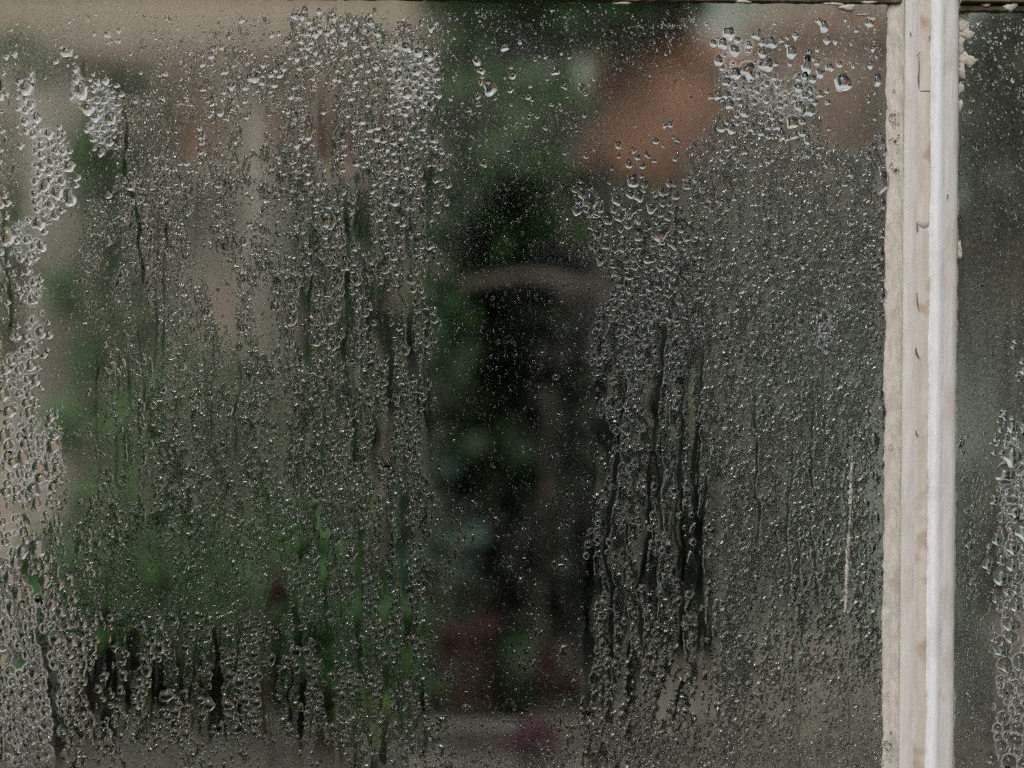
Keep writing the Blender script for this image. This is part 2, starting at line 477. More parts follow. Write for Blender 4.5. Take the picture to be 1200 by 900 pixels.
# ------------------------------------------------------------------ pots
tp = pot('terracotta_pot', 'large orange terracotta pot leaning on the high shelf right of centre', 736, 232, 1.125, 102, 172, M['terracotta'])
tp.rotation_euler = (0, R(20), 0)
tp.location.z += .012
pot('terracotta_pot', 'wide dull terracotta pot at the upper right beside the white glazing bar', 962, 234, 1.135, 88, 205, M['dull_clay'])
pot('clay_pot', 'small clay pot on the left shelf, leftmost of three', 236, 195.5, 1.197, 26, 115, M['orange_clay'])
pot('clay_pot', 'small clay pot in the middle of the left shelf', 335, 195.5, 1.197, 30, 140, M['orange_clay'])
pot('clay_pot', 'small clay pot at the right end of the left shelf', 425, 195.5, 1.197, 28, 110, M['dull_clay'])
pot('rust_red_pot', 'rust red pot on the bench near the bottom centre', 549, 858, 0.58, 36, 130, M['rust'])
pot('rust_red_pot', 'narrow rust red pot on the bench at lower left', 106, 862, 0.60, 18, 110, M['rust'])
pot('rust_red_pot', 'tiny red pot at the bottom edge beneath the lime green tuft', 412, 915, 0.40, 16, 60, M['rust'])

# grey seed tray on the bench
p = at(585, 905, 0.46); k = scale_at(0.46)
tray = thing('seed_tray', 'pale grey seed tray on the bench at bottom centre', 'tray', (p.x, 0.46, bz + .003))
w, d, h = 108 * k, 0.06, 55 * k
box('tray_side', -w, w, -d, -d + .004, 0, h, M['grey_plastic'], tray, .001)
box('tray_side', -w, w, d - .004, d, 0, h, M['grey_plastic'], tray, .001)
box('tray_end', -w, -w + .004, -d + .0045, d - .0045, 0, h, M['grey_plastic'], tray, .001)
box('tray_end', w - .004, w, -d + .0045, d - .0045, 0, h, M['grey_plastic'], tray, .001)
box('compost', -w + .0045, w - .0045, -d + .0045, d - .0045, .001, h * .85, M['soil'], tray, .001)

# brown sacks leaning at the lower right
def sack(label, px, py_b, Y, wpx, hpx, seed):
    p = at(px, py_b, Y); k = scale_at(Y)
    t = thing('compost_sack', label, 'sack', (p.x, p.y, p.z))
    r = np.random.default_rng(seed)
    V, F = [], []
    nz_, ns = 14, 24
    for i in range(nz_):
        u = i / (nz_ - 1)
        prof = min(1, 1.25 * (1 - (abs(u - .42) / .72) ** 3))
        flat = 1 - .75 * max(0, (u - .75) / .25)
        for s in range(ns):
            a = 2 * math.pi * s / ns
            wob = 1 + .06 * math.sin(3 * a + 5 * u + seed) + .04 * math.sin(7 * a - 9 * u)
            V.append((wpx * k * prof * wob * np.sign(math.cos(a)) * abs(math.cos(a)) ** .7, .09 * prof * flat * wob * math.sin(a), hpx * k * u))
    for i in range(nz_ - 1):
        for s in range(ns):
            q = (s + 1) % ns
            F.append((i * ns + s, i * ns + q, (i + 1) * ns + q, (i + 1) * ns + s))
    F.append(tuple(range(ns))[::-1]); F.append(tuple((nz_ - 1) * ns + s for s in range(ns)))
    mesh_obj('sack_body', V, F, M['sack'], t, True)
    z = hpx * k
    box('folded_top', -wpx * k * .62, wpx * k * .62, -.012, .012, z - .004, z + .022, M['sack'], t, .003)
sack('brown paper sack on the bench at lower right beside the glazing bar', 950, 862, 0.62, 85, 120, 2)
sack('squat brown sack low on the bench left of the taller sack', 800, 868, 0.60, 60, 70, 5)
sack('brown sack behind the narrow right-hand pane', 1215, 865, 0.62, 60, 150, 8)

# cane with a drooping dead branch
ca = at(636, 450, 0.60); ca.z = bz + .003
cane = thing('support_cane', 'tall brown cane standing upright in the dark centre', 'cane', ca)
pts = [at(x, y, 0.60) - ca for x, y in ((636, 450 + (CAMZ - bz - .003) / scale_at(.60)), (633, 800), (636, 670), (640, 580), (643, 520), (644, 455))]
tube('cane', pts, .0024, M['dark_cane'], cane, 10)
for q in (0.28, 0.62):
    i = q * 5; v = pts[int(i)].lerp(pts[int(i) + 1], i % 1)
    lathe('cane_joint', [(.0043, -.004), (.0054, 0), (.0043, .004)], M['brown_wood'], cane, 12, v)
br = at(790, 372, 0.66)
branch = thing('dead_branch', 'curved bare brown branch arching over the dark centre', 'branch', at(640, 326, .60))
o_ = at(640, 326, .60)
tube('bough', [at(x, y, .60) - o_ for x, y in ((540, 338), (575, 330), (615, 324), (655, 328), (695, 340), (730, 355), (765, 368), (810, 384))], lambda u: .0062 * (1 - .2 * u), M['brown_wood'], branch, 8)
tube('twig', [at(x, y, .60) - o_ for x, y in ((690, 335), (705, 322), (728, 312))], lambda u: .004 * (1 - .6 * u), M['brown_wood'], branch, 6)
tube('twig', [at(x, y, .60) - o_ for x, y in ((650, 324), (668, 352), (690, 372))], lambda u: .005 * (1 - .6 * u), M['brown_wood'], branch, 6)

# ------------------------------------------------------------------ plants
def gnd(px, Y):
    return Vector((at(px, 450, Y).x, Y, 0.0))
def bench_at(px, Y):
    return Vector((at(px, 450, Y).x, Y, bz + .002))
plant('climbing_plant', 'dark green climber on the left between the pale post and the pots', 'plant', gnd(165, 1.0),
      [(160, 140, .95, 40, .06, 55, 1), (160, 230, .95, 48, .06, 75, 1.3), (150, 330, .95, 44, .06, 75, 1), (170, 440, .95, 50, .06, 80, 1), (400, 330, 1.0, 60, .05, 110, 1.0), (400, 480, 1.0, 50, .05, 80, .7)], 2600, .05, M['deep_leaf'], 11)
plant('trailing_vine', 'bright green vine hanging over the broad pale post', 'plant', gnd(92, 1.04),
      [(92, 342, 1.02, 28, .03, 22, 1), (84, 503, 1.02, 26, .03, 22, 1), (30, 70, 1.02, 40, .03, 22, 1.0), (8, 300, 1.02, 12, .03, 150, 1.2), (105, 200, 1.02, 10, .03, 60, .5)], 620, .045, M['bright_leaf'], 12)
plant('leafy_bush', 'soft mid green bush in the left half above the dark bushes', 'plant', bench_at(250, .62),
      [(240, 500, .66, 85, .08, 80, 1), (330, 610, .66, 90, .08, 60, .9), (180, 600, .66, 90, .08, 70, .9), (130, 430, .7, 40, .05, 70, .4)], 1000, .05, M['mid_leaf'], 13)
plant('leafy_bush', 'dark green spreading bush low on the left', 'plant', bench_at(200, .55),
      [(120, 680, .6, 80, .1, 70, 1), (240, 700, .6, 90, .1, 60, 1), (360, 700, .6, 90, .1, 70, 1), (60, 780, .6, 50, .1, 60, .6), (440, 760, .6, 60, .1, 70, .8)], 1500, .05, M['deep_leaf'], 14)
plant('leafy_bush', 'almost black leaves standing in for the shade under the dark green spreading bush', 'plant', bench_at(260, .68),  # near-black leaf colour paints the shade beneath the bush
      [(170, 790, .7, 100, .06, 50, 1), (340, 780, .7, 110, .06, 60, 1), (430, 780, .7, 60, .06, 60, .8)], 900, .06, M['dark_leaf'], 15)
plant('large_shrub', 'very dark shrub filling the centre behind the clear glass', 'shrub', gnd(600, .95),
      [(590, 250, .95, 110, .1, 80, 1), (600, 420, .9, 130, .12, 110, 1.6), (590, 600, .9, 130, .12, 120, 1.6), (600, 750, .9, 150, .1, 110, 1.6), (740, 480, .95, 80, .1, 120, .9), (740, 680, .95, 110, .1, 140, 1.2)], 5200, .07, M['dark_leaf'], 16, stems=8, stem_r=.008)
plant('hanging_vine', 'dark green foliage hanging along the top centre', 'plant', gnd(700, 1.12),
      [(640, 15, 1.0, 140, .06, 50, 1), (745, 0, 1.0, 70, .06, 35, .6), (545, 75, 1.0, 45, .05, 60, .5)], 1300, .05, M['deep_leaf'], 17)
plant('fern', 'green fern in the upper middle of the dark shrub', 'plant', gnd(590, .8),
      [(585, 235, .8, 85, .05, 70, 1), (600, 140, .85, 100, .05, 55, 1.0), (520, 350, .8, 34, .04, 45, .6)], 640, .05, M['deep_leaf'], 18)
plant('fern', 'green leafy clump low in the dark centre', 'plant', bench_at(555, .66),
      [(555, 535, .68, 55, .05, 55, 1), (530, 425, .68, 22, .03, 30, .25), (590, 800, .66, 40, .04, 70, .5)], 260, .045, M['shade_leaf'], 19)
plant('succulent', 'small blue green plant left of the dark centre', 'plant', bench_at(500, .6),
      [(500, 575, .6, 24, .03, 28, 1), (525, 650, .6, 40, .03, 50, .8)], 170, .04, M['blue_leaf'], 20)
plant('grass_tuft', 'lime green tuft on the bench at bottom left of centre', 'plant', bench_at(425, .5),
      [(430, 845, .5, 26, .03, 28, 1)], 90, .035, M['lime_leaf'], 21)
plant('geranium', 'crimson flower beside the foot of the cane', 'flower', bench_at(655, .58),
      [(656, 788, .58, 24, .02, 30, 1)], 120, .022, M['crimson'], 22, stems=2)
plant('geranium', 'magenta flower on the bench at bottom centre', 'flower', bench_at(630, .42),
      [(628, 862, .40, 28, .02, 13, 1)], 90, .02, M['magenta'], 23, stems=2)
plant('geranium', 'small dark red flower low in the left bushes', 'flower', bench_at(328, .5),
      [(328, 688, .5, 8, .01, 16, 1)], 40, .016, M['crimson'], 24, stems=1)
plant('large_shrub', 'dull green shrub behind the narrow right-hand pane', 'shrub', gnd(1190, .95),
      [(1180, 120, .95, 80, .08, 130, 1), (1200, 350, .95, 80, .08, 140, 1), (1190, 680, .95, 90, .08, 170, 1)], 1100, .06, M['bronze_leaf'], 25)
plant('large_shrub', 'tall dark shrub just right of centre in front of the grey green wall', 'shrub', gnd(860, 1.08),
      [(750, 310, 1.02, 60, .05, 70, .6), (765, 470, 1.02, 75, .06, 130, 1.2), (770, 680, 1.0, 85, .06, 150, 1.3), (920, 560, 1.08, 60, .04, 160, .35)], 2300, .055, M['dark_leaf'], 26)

# hedge added unseen behind the viewer to keep bright sky out of pane reflections
hb = thing('added_hedge', 'tall dark green hedge added unseen behind the viewer to darken the pane reflections', 'hedge', (0, -4.2, 0))
rh = [(x, 0.3 * math.sin(x * 3), z, .6, .45, .6, 1) for x in np.arange(-7, 7.1, .8) for z in (.5, 1.4, 2.3)]
leaf_cloud('foliage', rh, 15000, .16, M['deep_leaf'], hb, 30)
for i, x in enumerate(np.arange(-6.5, 6.6, 1.3)):
    tube('trunk', [(x, 0, 0), (x + .05, .03, .8), (x - .03, 0, 1.8)], lambda u: .05 * (1 - .6 * u), M['stem'], hb, 7)

# ================================================================== the window
win = thing('greenhouse_window', 'wet fogged greenhouse window with peeling white glazing bar', 'window', (0, 0, 0.95))
W0 = Vector(win.location)
def ux(px):                    # bar-aligned pixel column (at mid height) to world x
    return (px - 600) * S
def uz(py):
    return CAMZ + (450 - py) * S

# ---- where the water is -------------------------------------------------
PXL, PXR = -60.0, 1250.0      # wet area in photo pixels
PYT, PYB = 2.0, 935.0
# clear runs: polylines (x,y), half width
runs = [
    ([(782, 350), (768, 500), (762, 560), (757, 640), (748, 690), (752, 760), (745, 860)], 3.6),
    ([(735, 430), (722, 540), (712, 620), (709, 650), (720, 690), (712, 800)], 4.2),
    ([(803, 430), (796, 560), (800, 640), (796, 780)], 3.4),
    ([(824, 390), (814, 560), (820, 680), (818, 850)], 3.6),
    ([(693, 600), (688, 700), (690, 830)], 7),
    ([(-5, 560), (18, 630), (40, 700), (58, 790), (70, 900)], 8),
    ([(5, 240), (9, 300), (12, 380)], 3),
    ([(98, 60), (96, 130), (88, 190), (82, 260)], 3),
    ([(142, 105), (150, 150), (146, 200), (160, 250), (168, 330)], 3),
    ([(258, 735), (255, 790), (258, 850)], 6),
    ([(280, 735), (277, 800), (282, 850)], 5),
    ([(320, 700), (318, 770)], 5), ([(346, 690), (348, 760)], 5),
    ([(384, 600), (380, 690), (386, 800), (390, 850)], 6),
    ([(418, 560), (422, 680), (420, 790)], 5),
    ([(452, 540), (450, 660), (455, 760), (450, 890)], 6),
    ([(475, 500), (472, 640), (478, 800)], 7),
    ([(383, 60), (378, 130), (384, 200)], 3),
    ([(410, 130), (404, 220), (408, 330), (402, 440)], 4),
    ([(452, 330), (458, 420), (454, 540)], 5),
    ([(482, 240), (478, 330), (484, 440)], 6),
    ([(488, 70), (497, 100), (506, 120)], 4), ([(360, 240), (366, 330), (358, 420)], 3),
    ([(447, 70), (450, 120), (446, 170)], 4),
    ([(1197, 680), (1190, 780), (1180, 860)], 4),
    ([(40, 640), (46, 700)], 5), ([(104, 760), (108, 840)], 5), ([(150, 760), (148, 840)], 5), ([(190, 745), (192, 830)], 4),
]
_rr = random.Random(21)
for x0, x1, y0, y1, n_, w0, w1 in ((350, 500, 120, 640, 16, 1.3, 3.0), (345, 500, 520, 880, 12, 2, 4.5), (90, 340, 680, 855, 16, 2, 4.5), (690, 840, 330, 870, 14, 1.5, 3.5), (845, 1030, 250, 880, 12, 1.0, 2.2), (100, 340, 120, 560, 14, 1.0, 2.4), (-5, 90, 600, 890, 6, 2, 4)):
    for _ in range(n_):
        xa = _rr.uniform(x0, x1); ya = _rr.uniform(y0, y1); ln = _rr.uniform(90, 300)
        pl, x_, yy = [], xa, ya
        while yy < min(ya + ln, y1 + 20):
            pl.append((x_, yy)); yy += _rr.uniform(22, 45); x_ += _rr.uniform(-4, 4)
        if len(pl) > 1:
            runs.append((pl, _rr.uniform(w0, w1)))
def run_mask(x, y, grow=1.0):
    """1 inside a clear run, 0 outside"""
    shp = np.broadcast(x, y).shape
    x = np.asarray(x, float).ravel(); y = np.asarray(y, float).ravel()
    m = np.zeros(x.shape)
    # bucket points by 16 px rows and columns so that each run only looks near itself
    order = np.argsort(np.floor(y / 16), kind='stable'); ysort = np.floor(y[order] / 16)
    for k, (pl, hw) in enumerate(runs):
        ys = [p[1] for p in pl]; xs = [p[0] for p in pl]
        a = np.searchsorted(ysort, math.floor((ys[0] - 14) / 16)); b = np.searchsorted(ysort, math.floor((ys[-1] + 10) / 16), 'right')
        ii = order[a:b]
        xx = x[ii]; ii = ii[(xx > min(xs) - hw * 2 - 12) & (xx < max(xs) + hw * 2 + 12)]
        if not len(ii): continue
        xx, yy = x[ii], y[ii]
        cx = np.interp(yy, ys, xs) + 6 * (vnoise(yy / 24 + 31 * k, np.full_like(yy, k * 3.7)) - .5) + 2.5 * (vnoise(yy / 6 + 11 * k, np.full_like(yy, k * 1.7)) - .5)
        w = hw * grow * (0.35 + 1.1 * vnoise(yy / 15 + 9 * k, np.full_like(yy, k * 1.3)))
        ends = np.clip((yy - ys[0] + 12) / (40 + 17 * (k % 6)), 0, 1) * np.clip((ys[-1] + 8 - yy) / 8, 0, 1)
        v = np.clip((w * ends - np.abs(xx - cx)) / 2.0 + .5, 0, 1) * (ends > 0.05)
        m[ii] = np.maximum(m[ii], v)
    return m.reshape(shp)

# zones: x0,y0,x1,y1, count, median radius px, spread, steepness(contact deg), stretch, feather
zones = [
    # left pane, upper left
    (200, 70, 345, 230, 800, 2.3, .45, 62, 1.05, 30),
    (345, 20, 515, 200, 2300, 2.2, .42, 64, 1.15, 22),
    (345, 140, 512, 330, 3600, 2.0, .44, 66, 1.15, 18),
    (455, 55, 515, 135, 150, 2.6, .35, 78, 1.1, 10),
    (345, 300, 500, 620, 7000, 2.0, .45, 66, 1.15, 14),
    (180, 200, 350, 620, 7000, 1.45, .48, 40, 1.1, 30),
    (210, 150, 350, 520, 420, 2.6, .4, 58, 1.15, 30),
    (100, 250, 200, 620, 3000, 1.45, .48, 40, 1.1, 25),
    (100, 95, 138, 172, 70, 2.7, .38, 76, 1.1, 10),
    (135, 110, 210, 300, 900, 2.0, .48, 50, 1.1, 20),
    (22, 85, 45, 160, 50, 2.8, .38, 78, 1.25, 6),
    (84, 80, 100, 128, 10, 4.6, .35, 78, 1.7, 3),
    (34, 155, 76, 262, 110, 2.8, .40, 80, 1.1, 9),
    (12, 250, 52, 305, 60, 3.2, .40, 76, 1.1, 9),
    (28, 310, 52, 412, 45, 2.8, .38, 80, 1.2, 7),
    (-60, 60, 20, 480, 900, 2.6, .42, 62, 1.15, 12),
    (0, 400, 42, 490, 130, 3.0, .40, 76, 1.1, 10),
    (0, 478, 74, 585, 220, 2.7, .42, 80, 1.1, 10),
    (-60, 570, 26, 690, 400, 3.0, .42, 78, 1.15, 8),
    (-60, 660, 95, 935, 3800, 2.5, .44, 74, 1.15, 14),
    (60, 580, 460, 745, 6500, 1.3, .45, 42, 1.15, 30),
    (60, 590, 460, 745, 500, 2.1, .4, 60, 1.15, 30),
    (85, 725, 345, 860, 2600, 2.3, .44, 68, 1.1, 14),
    (340, 600, 500, 870, 4200, 2.1, .44, 70, 1.15, 14),
    (90, 830, 520, 935, 900, 2.2, .48, 62, 1.1, 25),
    (225, 820, 265, 840, 8, 5, .3, 74, 1.2, 5),
    (170, 28, 480, 120, 800, 1.8, .45, 56, 1.2, 30), (0, 25, 480, 90, 90, 1.7, .5, 50, 1.2, 20),
    # right half of the left pane
    (690, 225, 800, 345, 900, 2.7, .48, 66, 1.1, 18),
    (690, 140, 830, 235, 45, 2.6, .45, 66, 1.1, 15),
    (838, 45, 960, 150, 170, 3.3, .42, 74, 1.15, 12),
    (838, 90, 960, 190, 500, 2.0, .45, 66, 1.1, 20),
    (925, 25, 1036, 120, 36, 3.6, .45, 68, 1.25, 15),
    (690, 310, 800, 440, 2200, 2.2, .44, 66, 1.1, 16),
    (700, 360, 835, 880, 9000, 1.9, .42, 76, 1.15, 14),
    (800, 170, 1030, 420, 5200, 1.7, .45, 50, 1.05, 26),
    (825, 400, 1030, 900, 9500, 1.6, .48, 50, 1.05, 20),
    (825, 200, 1030, 900, 900, 2.6, .40, 64, 1.1, 20),
    (800, 860, 1035, 935, 1800, 1.8, .44, 60, 1.1, 16),
    (955, 365, 978, 415, 34, 3.4, .35, 78, 1.1, 5),
    (1024, 60, 1040, 900, 110, 3.4, .45, 70, 1.3, 3),
    (660, 840, 830, 935, 1100, 2.1, .44, 68, 1.1, 16),
    (500, 880, 680, 935, 200, 2.0, .4, 60, 1.1, 16),
    (0, 480, 72, 590, 200, 3.0, .4, 62, 1.1, 8), (30, 150, 80, 260, 100, 3.0, .4, 62, 1.1, 8), (450, 55, 512, 135, 120, 2.8, .4, 62, 1.1, 8), (100, 95, 140, 172, 80, 2.8, .4, 62, 1.1, 8), (-20, 600, 88, 930, 290, 2.8, .4, 62, 1.15, 8), (1172, 500, 1250, 935, 300, 2.8, .4, 60, 1.1, 8),
    (470, 150, 545, 880, 330, 1.9, .4, 60, 1.2, 50), (640, 180, 730, 880, 700, 1.9, .4, 60, 1.2, 60),
    # specks on the clear centre and everywhere
    (495, 120, 700, 900, 6200, 0.8, .42, 26, 1.15, 25),
    (495, 20, 850, 230, 1200, 0.75, .40, 20, 1.15, 25),
    (0, 10, 1036, 110, 2000, 0.7, .36, 18, 1.2, 18),
    (0, 100, 500, 900, 4500, 0.85, .4, 34, 1.1, 25),
    (500, 60, 690, 200, 120, 2.0, .5, 46, 1.1, 20),
    (500, 590, 690, 840, 320, 1.7, .4, 52, 1.15, 30),
    (840, 20, 1036, 260, 900, 0.8, .4, 26, 1.1, 20),
    # right pane
    (1122, 15, 1250, 500, 1700, 0.8, .4, 24, 1.15, 10),
    (1122, 500, 1160, 935, 900, 1.0, .45, 50, 1.15, 10),
    (1168, 490, 1250, 700, 300, 3.6, .36, 78, 1.1, 12),
    (1166, 640, 1250, 935, 460, 3.6, .38, 78, 1.1, 12),
    (1190, 400, 1250, 500, 50, 2.6, .4, 70, 1.1, 10),
    (1124, 560, 1140, 900, 60, 2.0, .4, 66, 1.1, 4),
]
cand = []
for zi, (x0, y0, x1, y1, n, rm, sp, th, st, fe) in enumerate(zones):
    film = float(1.25 < rm < 3.25 and n > 300 and x0 < 1040)
    n = int(n * (2.9 if film else 1.5))
    if film: rm *= .90 if th >= 65 else .74; sp *= .85
    x = rng.uniform(x0 - fe * .5, x1 + fe * .5, n); y = rng.uniform(y0 - fe * .5, y1 + fe * .5, n)
    r = rm * np.exp(rng.normal(0, sp, n))
    e = np.minimum(np.minimum(x - x0, x1 - x), np.minimum(y - y0, y1 - y)) / fe + .5
    if n < 420 and (x1 - x0) < 140:      # small clusters are ragged spots, not boxes
        e = 1.25 - ((x - (x0 + x1) / 2) / ((x1 - x0) * .56)) ** 2 - ((y - (y0 + y1) / 2) / ((y1 - y0) * .56)) ** 2 + 1.6 * (fbm(x / 13 + zi, y / 17, 2) - .5)
        e = e * 2.2
    keep = rng.random(n) < np.clip(e, 0, 1)
    if rm > .9 and n > 200 and (film or rm > 1.4):     # columns of drops: density streaked along the flow
        sx = .65 * fbm(x / 9, y / 130, 2) + .35 * fbm(x / 26 + 5, y / 34, 2)
        lo_, wd_, mn_ = (.30, .13, .25) if x0 >= 800 else (.40, .09, .04) if th >= 65 else (.36, .13, .06)
        keep &= rng.random(n) < np.clip((sx - lo_) / wd_, mn_, 1)
        r = r * (0.62 + .8 * fbm(x / 24 + 3, y / 40, 2))
    # ragged zone edges
    wx = x + 26 * (fbm(x / 40 + 2, y / 55, 2) - .5) + (44 * (fbm(y / 70 + x0, y * 0 + x1 * .37, 2) - .5) if film and x1 < 840 else 0); wy = y + 30 * (fbm(x / 40 + 77, y / 50 + 9, 2) - .5)
    cand.append(np.stack([wx, wy, r, np.full(n, th), np.full(n, st), np.where(r > 3.3, 0.0, film)], 1)[keep])
cand = np.concatenate(cand)
cand[:, 2] = np.clip(cand[:, 2], 0.5, 11)
inrun = run_mask(cand[:, 0], cand[:, 1], .75)
cand = cand[(inrun < .5) | ((cand[:, 2] < 2.0) & (rng.random(len(cand)) < .22))]
# nothing under the bar
bx = cand[:, 0]
cand = cand[((bx < 1037 - cand[:, 2] * .3) | (bx > 1121 + cand[:, 2])) & (cand[:, 1] > PYT) & (cand[:, 1] < PYB) & (bx > PXL) & (bx < PXR)]
cand = cand[np.argsort(-cand[:, 2])]
# no two drops on the same spot
cell = 24.0
hashg = {}
keepi = []
cl = cand.tolist()
for i, (x, y, r, th, st, fl) in enumerate(cl):
    gx, gy = int(x // cell), int(y // cell)
    ok = True
    for ax in (gx - 1, gx, gx + 1):
        for ay in (gy - 1, gy, gy + 1):
            for (qx, qy, qr, qs) in hashg.get((ax, ay), ()):
                s = (.66 if fl else .82) * (r + qr)
                dx = x - qx; dy = (y - qy) / ((st + qs) * .5)
                if dx * dx + dy * dy < s * s:
                    ok = False; break
            if not ok: break
        if not ok: break
    if ok:
        keepi.append(i)
        hashg.setdefault((gx, gy), []).append((x, y, r, st))
drops = cand[keepi]
film_seeds = drops[drops[:, 5] > .5]
drops = drops[drops[:, 5] < .5]
ends = []
for pl, hw in runs:
    if hw > 3 and 0 < pl[-1][0] < 1030 and pl[-1][1] < 890:
        ends.append((pl[-1][0], pl[-1][1] + 3, min(5.2, hw * .75 + 1), 74, 1.35, 0))
drops = np.concatenate([drops, np.array(ends)])
drops = drops[np.argsort(-drops[:, 2])]
print('DROPS', len(cand), len(drops), 'FILM', len(film_seeds))

def dome_arrays(dr, segs, rings, seed, irr=0.16, centred=False):
    """closed plano-convex water drops lying on the glass; returns verts (n,V,3) and tris for one"""
    r_ = np.random.default_rng(seed)
    n = len(dr)
    rpx = dr[:, 2]; th = np.radians(np.clip(dr[:, 3] + 8 + r_.normal(0, 7, n), 20, 87)); st = dr[:, 4] * np.exp(r_.normal(0, .13, n))
    ph = np.linspace(0, 2 * np.pi, segs, endpoint=False)
    out = np.ones((n, segs))
    for k, a in ((2, irr * .8), (3, irr), (4, irr * .6), (5, irr * .45)):
        if segs >= 2 * k + 1:
            out += (r_.normal(0, a * .7, n)[:, None]) * np.cos(k * ph[None] + r_.uniform(0, 6.28, n)[:, None])
    out = np.clip(out, .55, 1.5)
    rho = np.sin(np.linspace(0, 1, rings + 1)[1:] * np.pi / 2)           # rings, dense at the rim
    V = []
    Rs = 1 / np.sin(th)
    def ring(q):
        h = Rs[:, None] * (np.sqrt(np.maximum(1 - (q * np.sin(th[:, None])) ** 2, 0)) - np.cos(th[:, None])) * np.ones((1, segs))
        shape = 1 + (out - 1) * q ** 1.5
        X = rpx[:, None] * q * shape * np.cos(ph)[None]
        Z = rpx[:, None] * q * shape * np.sin(ph)[None] * st[:, None]
        Hh = rpx[:, None] * h
        Z = Z - Hh * .14 * (q < 1)                                   # sag
        return np.stack([X, -Hh, Z], -1)
    top = ring(np.zeros(1)[0] + 1e-6)[:, :1]
    V.append(top)
    for q in rho:
        V.append(ring(q))
    base = V[-1].copy(); V.append(base)                               # separate rim for the flat back
    cb = base.mean(1, keepdims=True); V.append(cb)
    V = np.concatenate(V, 1) * S
    V[:, :, 1] -= 0.00006
    if not centred:
        V[:, :, 0] += ((dr[:, 0] - 600) * S)[:, None]
        V[:, :, 2] += (CAMZ + (450 - dr[:, 1]) * S)[:, None]
    T = []
    for s in range(segs):
        T.append((0, 1 + (s + 1) % segs, 1 + s))
    for k in range(rings - 1):
        a = 1 + k * segs; b = a + segs
        for s in range(segs):
            t = (s + 1) % segs
            T.append((a + s, b + t, b + s)); T.append((a + s, a + t, b + t))
    bb = 1 + rings * segs; c = bb + segs
    for s in range(segs):
        T.append((c, bb + s, bb + (s + 1) % segs))
    # flip so that normals face out (front = -Y)
    T = np.array(T)[:, ::-1]
    return V, T
# NB image roll: columns of the photo lean by ROLL, the window itself is upright
def unroll(a):
    u = a[:, 0] - 600; v = 450 - a[:, 1]
    a = a.copy(); a[:, 0] = 600 + u * CA - v * SA; a[:, 1] = 450 - (u * SA + v * CA)
    return a
drops_w = unroll(drops)

# ---- height of the merged water over the left pane, sampled per 1.2 photo pixels ----
def film_field(seeds, gx0, gx1, gy0, gy1, st=1.2):
    nx, ny = int((gx1 - gx0) / st) + 1, int((gy1 - gy0) / st) + 1
    F = np.zeros((ny, nx)); FR = np.zeros((ny, nx)); DN = np.zeros((ny // 8 + 2, nx // 8 + 2))
    r_ = np.random.default_rng(61)
    el = np.exp(r_.normal(.26, .30, len(seeds))); tl = r_.normal(0, .25, len(seeds))
    for (x, y, r, th, sv, fl), e, t in zip(seeds.tolist(), el, tl):
        e *= sv
        R_ = int(2.3 * r * max(1, e) / st) + 2
        j, i = int(round((x - gx0) / st)), int(round((y - gy0) / st))
        a0, a1, b0, b1 = max(0, i - R_), min(ny, i + R_ + 1), max(0, j - R_), min(nx, j + R_ + 1)
        if a0 >= a1 or b0 >= b1: continue
        yy = (gy0 + np.arange(a0, a1) * st - y)[:, None]; xx = (gx0 + np.arange(b0, b1) * st - x)[None] + t * yy
        g_ = np.exp(-((xx / r) ** 2 + (yy / (r * e)) ** 2))
        F[a0:a1, b0:b1] += g_; FR[a0:a1, b0:b1] += g_ * r
        DN[min(max(i, 0) // 8, DN.shape[0] - 1), min(max(j, 0) // 8, DN.shape[1] - 1)] += r * r * sv
    X, Y = np.meshgrid(gx0 + np.arange(nx) * st, gy0 + np.arange(ny) * st)
    F = F * (.80 + .40 * fbm(X / 3.1, Y / 3.6, 2))
    F = F * (1 - .9 * run_mask(X, Y, .7))
    rl = FR / np.maximum(F, 1e-4)
    u = np.clip(F - .80, 0, None)
    h = 1.12 * np.clip(rl, .5, 4.5) * np.sqrt(u / (u + .55)) * (.9 + .35 * (fbm(X / 2.6 + 9, Y / 3.2, 2) - .5))
    for _ in range(2):                       # how crowded the beads are, smoothed
        P = np.pad(DN, 1, mode='edge'); DN = (P[:-2, 1:-1] + P[2:, 1:-1] + P[1:-1, :-2] + P[1:-1, 2:] + 2 * DN) / 6
    return X, Y, h, np.clip(DN / 15.0, 0, 1)
FG0, FG1, FST = -20.0, 4.0, 1.0
FILM_X, FILM_Y, FILM_H, FILM_D = film_field(film_seeds, FG0, 1036, FG1, PYB, FST)
def film_at(px, py):
    i = np.clip(np.round((py - FG1) / FST).astype(int), 0, FILM_H.shape[0] - 1); j = np.clip(np.round((px - FG0) / FST).astype(int), 0, FILM_H.shape[1] - 1)
    inside = (px > FG0) & (px < 1036) & (py > FG1) & (py < PYB)
    a = np.clip((py - FG1) / FST / 8 - .5, 0, FILM_D.shape[0] - 1.001); b = np.clip((px - FG0) / FST / 8 - .5, 0, FILM_D.shape[1] - 1.001)
    a0 = a.astype(int); b0 = b.astype(int); fa = a - a0; fb = b - b0
    d = (FILM_D[a0, b0] * (1 - fa) * (1 - fb) + FILM_D[a0 + 1, b0] * fa * (1 - fb) + FILM_D[a0, b0 + 1] * (1 - fa) * fb + FILM_D[a0 + 1, b0 + 1] * fa * fb)
    return FILM_H[i, j] * inside, d * inside

